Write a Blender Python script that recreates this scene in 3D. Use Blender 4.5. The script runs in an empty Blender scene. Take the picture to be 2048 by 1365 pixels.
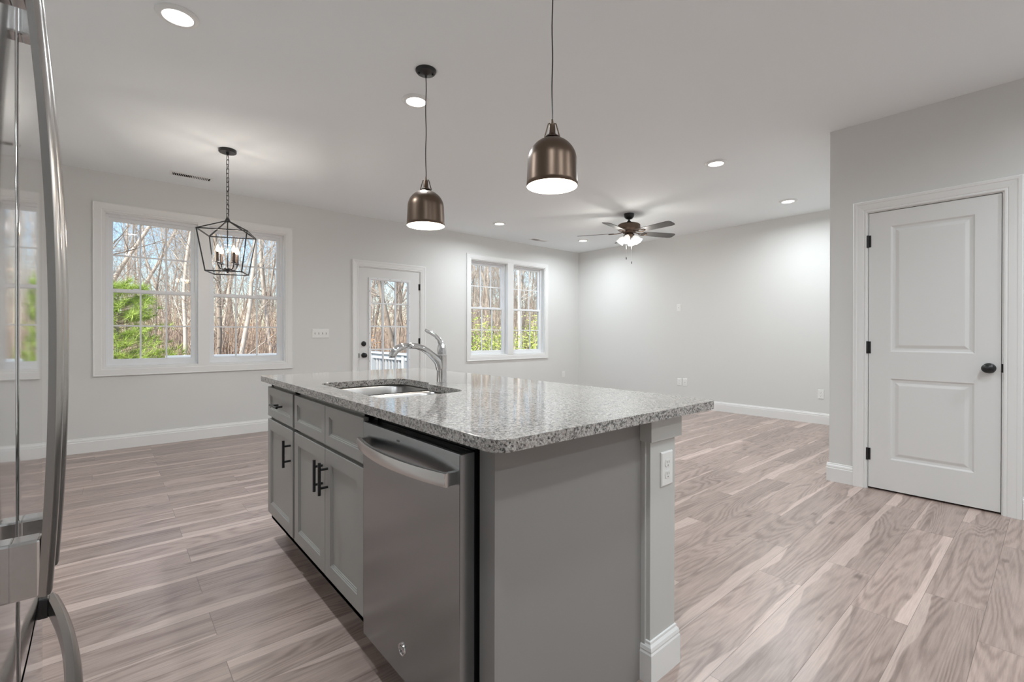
import bpy, bmesh, math, random
from mathutils import Vector, Matrix
from mathutils.geometry import tessellate_polygon
PI = math.pi
random.seed(7)
S = bpy.context.scene
COL = S.collection

# ------------------------------------------------------------------ camera
F_PX, YAW, PITCH, ROLL, CAM_H, CY = 936.6876, .7083, -.0031, .0013, 1.1419, 672.75
cd = bpy.data.cameras.new('camera'); cam = bpy.data.objects.new('camera', cd); COL.objects.link(cam)
S.camera = cam
cd.sensor_width = 36.0; cd.lens = 36.0 * F_PX / 2048; cd.clip_start = .02; cd.clip_end = 400
cd.shift_y = -(682.5 - CY) / 2048
fwd = Vector((math.sin(YAW) * math.cos(PITCH), math.cos(YAW) * math.cos(PITCH), math.sin(PITCH)))
right = Vector((math.cos(YAW), -math.sin(YAW), 0)); up = right.cross(fwd)
r2 = right * math.cos(ROLL) + up * math.sin(ROLL); u2 = -right * math.sin(ROLL) + up * math.cos(ROLL)
m = Matrix((r2, u2, -fwd)).transposed().to_4x4(); m.translation = Vector((0, 0, CAM_H)); cam.matrix_world = m

# ------------------------------------------------------------------ view, sky, sun
S.view_settings.view_transform = 'Standard'; S.view_settings.look = 'None'
S.view_settings.gamma = 1; S.view_settings.use_curve_mapping = False
S.view_settings.exposure = 0.27
S.cycles.diffuse_bounces = 10; S.cycles.max_bounces = 14; S.cycles.glossy_bounces = 6; S.cycles.transparent_max_bounces = 16; S.cycles.sample_clamp_indirect = 6
W = bpy.data.worlds.new('sky'); S.world = W; W.use_nodes = True
wn = W.node_tree.nodes; wl = W.node_tree.links
bg = wn['Background']
sky = wn.new('ShaderNodeTexSky'); sky.sky_type = 'NISHITA'; sky.sun_disc = False
sky.sun_elevation = math.radians(38); sky.sun_rotation = math.radians(243); sky.air_density = 1.1; sky.dust_density = 0; sky.ozone_density = 3.5
wl.new(sky.outputs[0], bg.inputs[0]); bg.inputs[1].default_value = .24
sd = bpy.data.lights.new('sun', 'SUN'); so = bpy.data.objects.new('sun', sd); COL.objects.link(so)
sd.energy = 6.3; sd.angle = .01; sd.color = (1, .95, .88)
so.rotation_euler = Vector((.95, .48, -.85)).to_track_quat('-Z', 'Y').to_euler()

R_LIGHT = 16.0       # watts of one ceiling downlight in the living and dining area
FILL_LIGHT = 11.0       # watts of one fill downlight added out of view
P_LIGHT = 6.0        # pendant bulb
C_LIGHT = 6.5        # candle bulb
K_LIGHT = 3.6        # fan bulb
# ------------------------------------------------------------------ materials
def mat(name, col=(.8, .8, .8), rough=.5, metal=0., spec=.5, emit=None, es=0., coat=0.):
    m = bpy.data.materials.new(name); m.use_nodes = True
    b = m.node_tree.nodes['Principled BSDF']
    b.inputs['Base Color'].default_value = (*col, 1); b.inputs['Roughness'].default_value = rough
    b.inputs['Metallic'].default_value = metal; b.inputs['Specular IOR Level'].default_value = spec
    if coat: b.inputs['Coat Weight'].default_value = coat; b.inputs['Coat Roughness'].default_value = .04
    if emit: b.inputs['Emission Color'].default_value = (*emit, 1); b.inputs['Emission Strength'].default_value = es
    return m
class G:
    """small node-graph helper"""
    def __init__(s, m): s.t = m.node_tree; s.b = s.t.nodes['Principled BSDF']
    def n(s, ty, **kw):
        x = s.t.nodes.new(ty)
        for k, v in kw.items(): setattr(x, k, v)
        return x
    def l(s, a, b): s.t.links.new(a, b)
    def put(s, sock, v):
        if hasattr(v, 'node'): s.l(v, sock)
        else: sock.default_value = v
    def m(s, op, a, b=None, c=None):
        x = s.n('ShaderNodeMath', operation=op); s.put(x.inputs[0], a)
        if b is not None: s.put(x.inputs[1], b)
        if c is not None: s.put(x.inputs[2], c)
        return x.outputs[0]
    def xyz(s, x, y, z):
        c = s.n('ShaderNodeCombineXYZ'); s.put(c.inputs[0], x); s.put(c.inputs[1], y); s.put(c.inputs[2], z); return c.outputs[0]
    def noise(s, v, scale=1., detail=2., rough=.5, dist=0.):
        x = s.n('ShaderNodeTexNoise'); s.l(v, x.inputs['Vector'])
        x.inputs['Scale'].default_value = scale; x.inputs['Detail'].default_value = detail
        x.inputs['Roughness'].default_value = rough; x.inputs['Distortion'].default_value = dist
        return x.outputs[0]
    def ramp(s, f, *stops, mode='LINEAR'):
        x = s.n('ShaderNodeValToRGB'); s.l(f, x.inputs[0]); e = x.color_ramp.elements; x.color_ramp.interpolation = mode
        while len(e) < len(stops): e.new(.5)
        for i, (p, c) in enumerate(stops):
            e[i].position = p; e[i].color = (*c, 1) if len(c) == 3 else c
        return x.outputs[0]
    def sm(s, v, a, b):
        x = s.n('ShaderNodeMapRange', interpolation_type='SMOOTHSTEP'); s.put(x.inputs[0], v)
        x.inputs[1].default_value = a; x.inputs[2].default_value = b; return x.outputs[0]
    def mix(s, f, a, b, mode='MIX'):
        x = s.n('ShaderNodeMix', data_type='RGBA', blend_type=mode); s.put(x.inputs[0], f)
        for i, v in ((6, a), (7, b)):
            if hasattr(v, 'node'): s.l(v, x.inputs[i])
            else: x.inputs[i].default_value = (*v, 1)
        return x.outputs[2]
    def bump(s, h, st=.2, d=.001):
        x = s.n('ShaderNodeBump'); s.l(h, x.inputs['Height']); x.inputs['Strength'].default_value = st; x.inputs['Distance'].default_value = d
        s.l(x.outputs[0], s.b.inputs['Normal'])
    def obj(s): return s.n('ShaderNodeTexCoord').outputs['Object']
    def pos(s): return s.n('ShaderNodeNewGeometry').outputs['Position']

def painted(name, col, rough=.6, bump=.05, scale=180):
    m = mat(name, col, rough); g = G(m); g.bump(g.noise(g.pos(), scale, 3), bump, .0006); return m
M_WALL = painted('wall_paint', (.70, .70, .685), .75)
M_CEIL = painted('ceiling_paint', (.835, .868, .882), .85)
M_TRIM = painted('trim_paint', (.80, .80, .79), .35, .02, 60)
M_DOOR = painted('door_paint', (.74, .74, .73), .38, .02, 60)
M_VINYL = painted('white_vinyl', (.82, .83, .84), .35, .01, 60)
M_CAB = painted('grey_cabinet_paint', (.33, .325, .31), .38, .02, 120)
M_PANEL = painted('grey_panel_paint', (.27, .26, .25), .5, .03, 120)
M_POST = painted('pale_grey_paint', (.55, .55, .53), .45, .02, 120)
M_PLATE = painted('white_plastic', (.82, .82, .80), .3, .0, 60)
M_SLOT = painted('slot_dark', (.12, .12, .12), .6, .0)
M_BLACK = painted('black_metal', (.012, .012, .013), .32, .02, 300)
M_BLACKM = painted('black_plastic', (.008, .008, .009), .25, .02, 300)
M_DUCT = mat('duct_dark', (.02, .02, .02), .9, spec=.1)
M_CHROME = mat('chrome', (.72, .72, .73), .05, 1.)
M_OUT_W = painted('deck_white_paint', (.52, .54, .56), .5, .02)
M_EXT = painted('exterior_siding', (.55, .56, .56), .7, .1, 20)
M_KICK = painted('toe_kick_dark', (.16, .15, .145), .6)

def m_floor():
    m = mat('plank_floor', rough=.33, spec=.6); g = G(m); P = g.pos()
    sp = g.n('ShaderNodeSeparateXYZ'); g.l(P, sp.inputs[0]); x, y = sp.outputs[0], sp.outputs[1]
    pw, pl = .188, 1.22
    v = g.m('DIVIDE', g.m('SUBTRACT', y, 2.450 - 10 * pw), pw); row = g.m('FLOOR', v); fy = g.m('FRACT', v)
    par = g.m('MODULO', g.m('ABSOLUTE', row), 2.)
    wr = g.n('ShaderNodeTexWhiteNoise', noise_dimensions='1D'); g.l(row, wr.inputs['W'])
    sh = g.m('ADD', g.m('MULTIPLY', par, .47), g.m('MULTIPLY', g.m('SUBTRACT', wr.outputs[0], .5), g.m('MULTIPLY', par, .5)))
    u = g.m('ADD', g.m('DIVIDE', g.m('SUBTRACT', x, .305 - 10 * pl), pl), sh); pid = g.m('FLOOR', u); fx = g.m('FRACT', u)
    wc = g.n('ShaderNodeTexWhiteNoise', noise_dimensions='2D'); g.l(g.xyz(row, pid, 0.), wc.inputs['Vector'])
    rv = wc.outputs[0]; sc = g.n('ShaderNodeSeparateColor'); g.l(wc.outputs[1], sc.inputs[0]); ra, rb, rc = sc.outputs
    off = g.m('MULTIPLY', rv, 37.)
    # growth rings (contours of a stretched noise)
    f1 = g.noise(g.xyz(g.m('ADD', g.m('MULTIPLY', x, .62), off), g.m('MULTIPLY', y, 5.2), g.m('MULTIPLY', ra, 19.)), 1., 1.5, .45, .3)
    rings = g.m('FRACT', g.m('ADD', g.m('MULTIPLY', f1, 24.), g.m('MULTIPLY', g.noise(g.xyz(g.m('MULTIPLY', x, 6.), g.m('MULTIPLY', y, 70.), off), 1., 4, .65), .9))); rings = g.sm(g.m('ABSOLUTE', g.m('SUBTRACT', rings, .5)), 0., .42)
    fine = g.noise(g.xyz(g.m('MULTIPLY', x, 7.), g.m('MULTIPLY', y, 150.), off), 1., 5, .68)
    mid = g.noise(g.xyz(g.m('ADD', g.m('MULTIPLY', x, 1.6), off), g.m('MULTIPLY', y, 14.), off), 1., 4, .6, .4)
    heart = g.mix(rings, (.252, .186, .161), (.372, .285, .251))
    heart = g.mix(g.sm(mid, .35, .75), heart, (.43, .335, .297))
    # sapwood band along one side of some planks
    wob = g.m('MULTIPLY', g.m('SUBTRACT', g.noise(g.xyz(g.m('ADD', g.m('MULTIPLY', x, 1.5), off), off, 0.), 1., 3, .5), .5), .85)
    side = g.m('GREATER_THAN', rb, .5)
    fyy = g.m('ADD', g.m('MULTIPLY', side, fy), g.m('MULTIPLY', g.m('SUBTRACT', 1., side), g.m('SUBTRACT', 1., fy)))
    thr = g.m('ADD', g.m('MULTIPLY', rc, .40), -.08)
    sap = g.sm(g.m('SUBTRACT', g.m('ADD', thr, wob), fyy), -.015, .02)
    colr = g.mix(sap, heart, (.525, .415, .37))
    # knots
    vo = g.n('ShaderNodeTexVoronoi'); g.l(g.xyz(g.m('MULTIPLY', x, 2.1), g.m('MULTIPLY', y, 4.4), off), vo.inputs['Vector']); vo.inputs['Scale'].default_value = 1.25
    kd = g.m('ADD', vo.outputs['Distance'], g.m('MULTIPLY', g.m('SUBTRACT', fine, .5), .12))
    knot = g.m('SUBTRACT', 1., g.sm(kd, .02, .13)); knot = g.m('MULTIPLY', knot, g.m('SUBTRACT', 1., sap))
    colr = g.mix(g.m('MULTIPLY', knot, .75), colr, (.13, .088, .072))
    # dark streaks
    st = g.noise(g.xyz(g.m('ADD', g.m('MULTIPLY', x, .8), off), g.m('MULTIPLY', y, 32.), off), 1., 2, .5)
    colr = g.mix(g.m('MULTIPLY', g.sm(st, .64, .72), .5), colr, (.17, .12, .10))
    tone = g.m('ADD', g.m('MULTIPLY', ra, .26), .86); tone = g.m('MULTIPLY', tone, g.m('ADD', .62, g.m('MULTIPLY', fine, .76)))
    tc = g.n('ShaderNodeCombineColor'); [g.put(tc.inputs[i], tone) for i in range(3)]
    colr = g.mix(1., colr, tc.outputs[0], 'MULTIPLY')
    # joints
    ey = g.m('MULTIPLY', g.m('SUBTRACT', .5, g.m('ABSOLUTE', g.m('SUBTRACT', fy, .5))), pw)
    ex = g.m('MULTIPLY', g.m('SUBTRACT', .5, g.m('ABSOLUTE', g.m('SUBTRACT', fx, .5))), pl)
    seam = g.m('SUBTRACT', 1., g.sm(g.m('MINIMUM', ex, ey), .0004, .0016))
    colr = g.mix(g.m('MULTIPLY', seam, .6), colr, (.10, .075, .065))
    g.l(colr, g.b.inputs['Base Color'])
    g.bump(g.m('SUBTRACT', g.m('MULTIPLY', fine, .2), seam), .25, .0008)
    return m
def m_granite():
    m = mat('granite', rough=.07, spec=.9); g = G(m); P = g.pos()
    d = g.n('ShaderNodeVectorMath', operation='ADD'); g.l(P, d.inputs[0])
    nz = g.n('ShaderNodeTexNoise'); g.l(P, nz.inputs['Vector']); nz.inputs['Scale'].default_value = 160
    sc = g.n('ShaderNodeVectorMath', operation='SCALE'); g.l(nz.outputs[1], sc.inputs[0]); sc.inputs['Scale'].default_value = .004
    g.l(sc.outputs[0], d.inputs[1])
    def vor(s):
        v = g.n('ShaderNodeTexVoronoi'); g.l(d.outputs[0], v.inputs['Vector']); v.inputs['Scale'].default_value = s
        c = g.n('ShaderNodeSeparateColor'); g.l(v.outputs['Color'], c.inputs[0]); return c.outputs[0]
    a, b = vor(170), vor(330)
    c1 = g.ramp(a, (0., (.47, .44, .40)), (.28, (.60, .57, .53)), (.52, (.33, .30, .28)), (.66, (.50, .41, .36)), (.72, (.12, .11, .105)), (.82, (.028, .027, .027)), mode='CONSTANT')
    c2 = g.ramp(b, (0., (.62, .60, .57)), (.35, (.42, .40, .37)), (.6, (.24, .22, .21)), (.76, (.04, .04, .04)), mode='CONSTANT')
    g.l(g.mix(1., g.mix(.42, c1, c2), (.80, .80, .81), 'MULTIPLY'), g.b.inputs['Base Color'])
    return m
def m_steel(name, col, rough, along='z', amt=.05, bump=.03):
    m = mat(name, col, rough, 1.); g = G(m); P = g.obj()
    sp = g.n('ShaderNodeSeparateXYZ'); g.l(P, sp.inputs[0]); k = [260., 260., 260.]; k['xyz'.index(along)] = 4.
    n = g.noise(g.xyz(*[g.m('MULTIPLY', sp.outputs[i], k[i]) for i in range(3)]), 1., 2)
    g.l(g.m('ADD', g.m('MULTIPLY', n, amt), rough - amt / 2), g.b.inputs['Roughness']); g.bump(n, bump, .0002); return m
def m_glass():
    m = bpy.data.materials.new('window_glass'); m.use_nodes = True; t = m.node_tree; t.nodes.clear()
    o = t.nodes.new('ShaderNodeOutputMaterial'); mx = t.nodes.new('ShaderNodeMixShader'); tr = t.nodes.new('ShaderNodeBsdfTransparent')
    gl = t.nodes.new('ShaderNodeBsdfGlossy'); gl.inputs['Roughness'].default_value = 0; fr = t.nodes.new('ShaderNodeFresnel'); fr.inputs[0].default_value = 1.45
    tr.inputs[0].default_value = (.96, .975, .97, 1)
    ge = t.nodes.new('ShaderNodeNewGeometry'); iv = t.nodes.new('ShaderNodeMath'); iv.operation = 'SUBTRACT'; iv.inputs[0].default_value = 1; t.links.new(ge.outputs['Backfacing'], iv.inputs[1]); mu = t.nodes.new('ShaderNodeMath'); mu.operation = 'MULTIPLY'; t.links.new(fr.outputs[0], mu.inputs[0]); t.links.new(iv.outputs[0], mu.inputs[1]); t.links.new(mu.outputs[0], mx.inputs[0]); t.links.new(tr.outputs[0], mx.inputs[1]); t.links.new(gl.outputs[0], mx.inputs[2]); t.links.new(mx.outputs[0], o.inputs[0])
    return m
def m_random(name, c1, c2, rough=.8, scale=(6, 6, 1.2), seed_mix=.5):
    m = mat(name, c1, rough, spec=.2); g = G(m); oi = g.n('ShaderNodeObjectInfo')
    sp = g.n('ShaderNodeSeparateXYZ'); g.l(g.obj(), sp.inputs[0])
    n = g.noise(g.xyz(*[g.m('MULTIPLY', sp.outputs[i], float(scale[i])) for i in range(3)]), 1., 4, .6)
    f = g.m('ADD', g.m('MULTIPLY', n, 1 - seed_mix), g.m('MULTIPLY', oi.outputs['Random'], seed_mix))
    g.l(g.ramp(f, (.25, c1), (.75, c2)), g.b.inputs['Base Color']); return m
M_FLOOR = m_floor(); M_GRANITE = m_granite()
M_STEEL = m_steel('dishwasher_steel', (.325, .34, .35), .22, 'y', .08)
M_STEEL2 = m_steel('handle_steel', (.62, .61, .60), .22, 'y', .08)
M_SINK = m_steel('sink_steel', (.50, .49, .48), .36, 'x', .08)
M_FRIDGE = m_steel('fridge_steel', (.66, .67, .68), .07, 'z', .03, .01)
M_FRH = m_steel('fridge_handle_steel', (.42, .395, .375), .24, 'z', .06)
M_GLASS = m_glass()
M_BRONZE = m_steel('bronze_metal', (.145, .105, .08), .36, 'z', .1)
M_SHADEIN = mat('white_enamel', (.9, .88, .84), .4)
M_LED = mat('led_diffuser', (.9, .9, .9), .5, emit=(1, .99, .97), es=4)
M_BULB = mat('warm_bulb', (.9, .9, .9), .5, emit=(1, .90, .76), es=22)
M_CANDLE = mat('candle_bulb', (.9, .9, .9), .3, emit=(1, .66, .33), es=14)
M_FROST = mat('frosted_lit_shade', (.9, .9, .9), .4, emit=(1, .97, .92), es=.55)
M_SLEEVE = painted('dark_candle_sleeve', (.05, .028, .018), .5)
M_BLADE = m_steel('fan_blade_grey', (.09, .088, .085), .5, 'x', .1); M_BLADE.node_tree.nodes['Principled BSDF'].inputs['Metallic'].default_value = 0
M_BARK = m_random('bark', (.30, .23, .18), (.68, .58, .49), scale=(3, 3, .8), seed_mix=.55)
M_TWIG = m_random('twigs', (.34, .22, .16), (.64, .50, .39), seed_mix=.3)
M_LITTER = m_random('leaf_litter', (.20, .13, .08), (.42, .31, .20), scale=(2, 2, 2), seed_mix=0.)
M_NEEDLE = m_random('pine_needles', (.24, .36, .05), (.62, .72, .19), scale=(3, 3, 3), seed_mix=0.)
M_LEAF = m_random('spring_leaves', (.22, .36, .05), (.62, .68, .18), scale=(2, 2, 2), seed_mix=.3)
M_BEECH = m_random('dry_leaves', (.42, .20, .09), (.66, .42, .24), scale=(2, 2, 2), seed_mix=.2)

# ------------------------------------------------------------------ mesh helpers
def basis(O, U, V, N):
    O, U, V, N = map(Vector, (O, U, V, N)); return lambda u, v, n: O + U * u + V * v + N * n
BACK_Y, RIGHT_X, DOOR_X, CORNER_Y, CEIL = 6.09, 6.9245, 4.291, 1.172, 2.735
B_BACK = basis((0, BACK_Y, 0), (1, 0, 0), (0, 0, 1), (0, -1, 0))
B_RIGHT = basis((RIGHT_X, 0, 0), (0, 1, 0), (0, 0, 1), (-1, 0, 0))
B_DOOR = basis((DOOR_X, 0, 0), (0, 1, 0), (0, 0, 1), (-1, 0, 0))
ORG = {}
class MB:
    def __init__(s, f=None): s.v = []; s.fc = []; s.f = f
    def add(s, pts, faces):
        o = len(s.v); s.v += [Vector(s.f(*p)) if s.f else Vector(p) for p in pts]; s.fc += [tuple(i + o for i in q) for q in faces]
    def box(s, a0, a1, b0, b1, c0, c1):
        s.add([(a, b, c) for a in (a0, a1) for b in (b0, b1) for c in (c0, c1)],
              [(0, 1, 3, 2), (4, 6, 7, 5), (0, 4, 5, 1), (2, 3, 7, 6), (0, 2, 6, 4), (1, 5, 7, 3)]); return s
    def rings(s, rects, cap=True, close=False):
        """concentric rectangles (u0,u1,v0,v1,n)"""
        pts = []; fs = []
        for u0, u1, v0, v1, n in rects: pts += [(u0, v0, n), (u1, v0, n), (u1, v1, n), (u0, v1, n)]
        k = len(rects)
        for i in range(k if close else k - 1):
            j = (i + 1) % k
            for q in range(4): r = (q + 1) % 4; fs.append((4 * i + q, 4 * i + r, 4 * j + r, 4 * j + q))
        if cap: fs.append(tuple(4 * (k - 1) + q for q in range(4)))
        s.add(pts, fs); return s
    def frame(s, u0, u1, v0, v1, prof, open_bottom=False):
        """sweep a closed profile (outward distance, height) round a rectangle"""
        if not open_bottom:
            return s.rings([(u0 - d, u1 + d, v0 - d, v1 + d, n) for d, n in prof], cap=False, close=True)
        pts = []; k = len(prof)
        for d, n in prof: pts += [(u0 - d, v0, n), (u0 - d, v1 + d, n), (u1 + d, v1 + d, n), (u1 + d, v0, n)]
        fs = [(4 * i + q, 4 * i + q + 1, 4 * ((i + 1) % k) + q + 1, 4 * ((i + 1) % k) + q) for i in range(k) for q in range(3)]
        fs += [tuple(4 * i for i in range(k)), tuple(4 * i + 3 for i in reversed(range(k)))]
        s.add(pts, fs); return s
    def extrude(s, prof, p0, p1):
        """prof: list of 3D offsets swept from p0 to p1"""
        k = len(prof); p0 = Vector(p0); p1 = Vector(p1)
        s.add([p0 + Vector(q) for q in prof] + [p1 + Vector(q) for q in prof],
              [(i, (i + 1) % k, k + (i + 1) % k, k + i) for i in range(k)] + [tuple(range(k)), tuple(range(2 * k - 1, k - 1, -1))]); return s
    def lathe(s, prof, c=(0, 0, 0), seg=32, axis='z', close=False):
        c = Vector(c); k = len(prof); pts = []; fs = []
        for i in range(seg):
            a = 2 * PI * i / seg; ca, sa = math.cos(a), math.sin(a)
            for r, h in prof:
                p = {'z': (r * ca, r * sa, h), 'x': (h, r * ca, r * sa), 'y': (r * ca, h, r * sa)}[axis]
                pts.append(c + Vector(p))
        for i in range(seg):
            j = (i + 1) % seg
            for q in range(k if close else k - 1): w = (q + 1) % k; fs.append((i * k + q, j * k + q, j * k + w, i * k + w))
        if not close:
            if prof[0][0] > 1e-6: fs.append(tuple(i * k for i in range(seg)))
            if prof[-1][0] > 1e-6: fs.append(tuple(i * k + k - 1 for i in range(seg)))
        s.add(pts, fs); return s
    def tube(s, path, rad, seg=12, flat=None, caps=True, closed=False):
        path = [Vector(p) for p in path]; k = len(path)
        rad = rad if isinstance(rad, (list, tuple)) else [rad] * k
        pts = []; fs = []; ref = None
        for i, p in enumerate(path):
            a = path[(i - 1) % k] if (i > 0 or closed) else p; b = path[(i + 1) % k] if (i < k - 1 or closed) else p
            t = (b - a).normalized()
            if ref is None: ref = Vector((0, 0, 1)) if abs(t.z) < .9 else Vector((0, 1, 0))
            x = ref - t * ref.dot(t); x.normalize(); ref = x; y = t.cross(x)
            ra = rad[i]; ra, rb = ra if isinstance(ra, (tuple, list)) else (ra, ra)
            for j in range(seg):
                an = 2 * PI * (j + .5) / seg; pts.append(p + x * (ra * math.cos(an)) + y * (rb * math.sin(an)))
        for i in range(k if closed else k - 1):
            for j in range(seg): n = (i + 1) % k; fs.append((i * seg + j, i * seg + (j + 1) % seg, n * seg + (j + 1) % seg, n * seg + j))
        if caps and not closed: fs += [tuple(range(seg)), tuple((k - 1) * seg + j for j in range(seg))]
        s.add(pts, fs); return s
    def build(s, name, mt, parent=None, smooth=False, bevel=0., seg=2, org=None, normals=True):
        root = parent
        while root and root.parent: root = root.parent
        if root: o0 = ORG[root]
        elif org is not None: o0 = Vector(org)
        else:
            lo = [min(v[i] for v in s.v) for i in range(3)]; hi = [max(v[i] for v in s.v) for i in range(3)]
            o0 = Vector(((lo[0] + hi[0]) / 2, (lo[1] + hi[1]) / 2, lo[2]))
        me = bpy.data.meshes.new(name); me.from_pydata([v - o0 for v in s.v], [], s.fc)
        if normals:
            bm = bmesh.new(); bm.from_mesh(me); bmesh.ops.recalc_face_normals(bm, faces=bm.faces); bm.to_mesh(me); bm.free()
        if smooth:
            me.polygons.foreach_set('use_smooth', [True] * len(me.polygons))
            if smooth != 'all': me.set_sharp_from_angle(angle=math.radians(40))
        me.materials.append(mt)
        o = bpy.data.objects.new(name, me); COL.objects.link(o)
        if parent: o.parent = parent
        else: o.location = o0; ORG[o] = o0.copy()
        if bevel:
            b = o.modifiers.new('bevel', 'BEVEL'); b.width = bevel; b.segments = seg; b.limit_method = 'ANGLE'; b.angle_limit = math.radians(35)
        return o
def thing(name, label, cat, loc, group=None, kind=None):
    o = bpy.data.objects.new(name, None); COL.objects.link(o); o.location = loc; o.empty_display_size = .05; ORG[o] = Vector(loc)
    if kind: o['kind'] = kind
    if label: o['label'] = label
    if cat: o['category'] = cat
    if group: o['group'] = group
    return o
def tag(o, label, cat, group=None, kind=None):
    o['label'] = label; o['category'] = cat
    if group: o['group'] = group
    if kind: o['kind'] = kind
    return o
def struct(o): o['kind'] = 'structure'; return o
def dup(root, loc, label, group=None, rotz=None):
    r = root.copy(); COL.objects.link(r); r.location = loc; r['label'] = label; ORG[r] = Vector(loc)
    if group: r['group'] = group
    if rotz is not None: r.rotation_euler = (0, 0, rotz)
    def kids(a, b):
        for ch in a.children:
            c = ch.copy(); COL.objects.link(c); c.parent = b; kids(ch, c)
    kids(root, r); return r
def light(name, kind, loc, power, parent=None, color=(1, .97, .92), size=.05, spread=PI):
    l = bpy.data.lights.new(name, kind); l.energy = power; l.color = color
    if kind == 'AREA': l.shape = 'DISK'; l.size = size; l.spread = spread
    else: l.shadow_soft_size = size
    o = bpy.data.objects.new(name, l); COL.objects.link(o); o.location = loc
    if parent: o.parent = parent
    return o

# ------------------------------------------------------------------ room shell
LEFT_X, FRONT_Y = -.9, -2.7
struct(MB().box(LEFT_X - .15, RIGHT_X + .15, FRONT_Y - .15, BACK_Y + .16, -.12, 0).build('floor', M_FLOOR))
struct(MB().box(LEFT_X - .15, RIGHT_X + .15, FRONT_Y - .15, BACK_Y + .16, CEIL, CEIL + .2).build('ceiling', M_CEIL))
W1 = (-.050, 1.602, .812, 2.350); W2 = (4.349, 5.992, .803, 2.350); D1 = (2.505, 3.446, 0., 2.062)
w = MB()
cuts = [W1, D1, W2]; y0, y1 = BACK_Y, BACK_Y + .15; xx = LEFT_X - .15
for a, b, c, d in cuts:
    w.box(xx, a, y0, y1, 0, CEIL)
    if c > 0: w.box(a, b, y0, y1, 0, c)
    w.box(a, b, y0, y1, d, CEIL); xx = b
w.box(xx, RIGHT_X + .15, y0, y1, 0, CEIL)
struct(w.build('wall_back', M_WALL))
struct(MB().box(RIGHT_X, RIGHT_X + .15, FRONT_Y - .15, BACK_Y, 0, CEIL).build('wall_right', M_WALL))
struct(MB().box(LEFT_X - .15, LEFT_X, FRONT_Y - .15, BACK_Y, 0, CEIL).build('wall_left', M_WALL))
struct(MB().box(LEFT_X, RIGHT_X, FRONT_Y - .15, FRONT_Y, 0, CEIL).build('wall_front', M_WALL))
D2 = (.226, .934, 0., 2.058)
w = MB().box(DOOR_X, DOOR_X + .12, FRONT_Y, D2[0], 0, CEIL).box(DOOR_X, DOOR_X + .12, D2[1], CORNER_Y, 0, CEIL).box(DOOR_X, DOOR_X + .12, D2[0], D2[1], D2[3], CEIL)
w.box(DOOR_X + .12, RIGHT_X, CORNER_Y - .12, CORNER_Y, 0, CEIL)
struct(w.build('wall_inner', M_WALL))
BASE = [(0, 0), (.015, 0), (.015, .102), (.0125, .108), (.0135, .114), (.0115, .124), (.006, .131), (.005, .139), (0, .141)]
def base(name, p0, p1, nx, ny): struct(MB().extrude([(n * nx, n * ny, z) for n, z in BASE], p0, p1).build(name, M_TRIM))
base('baseboard_back', (LEFT_X, BACK_Y, 0), (D1[0] - .084, BACK_Y, 0), 0, -1)
base('baseboard_back', (D1[1] + .084, BACK_Y, 0), (RIGHT_X - .014, BACK_Y, 0), 0, -1)
base('baseboard_right', (RIGHT_X, CORNER_Y + .015, 0), (RIGHT_X, BACK_Y, 0), -1, 0)
base('baseboard_left', (LEFT_X, .40, 0), (LEFT_X, BACK_Y - .015, 0), 1, 0)
base('baseboard_inner', (DOOR_X, 1.017, 0), (DOOR_X, CORNER_Y + .015, 0), -1, 0)
base('baseboard_inner', (DOOR_X, CORNER_Y, 0), (RIGHT_X - .015, CORNER_Y, 0), 0, 1)
base('baseboard_inner', (DOOR_X, FRONT_Y, 0), (DOOR_X, .143, 0), -1, 0)
CASING = [(0, 0), (0, .009), (.004, .012), (.012, .012), (.016, .009), (.022, .012), (.045, .015), (.058, .016), (.062, .019), (.078, .020), (.083, .017), (.083, 0)]
FLATC = [(0, 0), (0, .014), (.016, .014), (.02, .017), (.072, .018), (.077, .021), (.083, .021), (.083, 0)]

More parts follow.
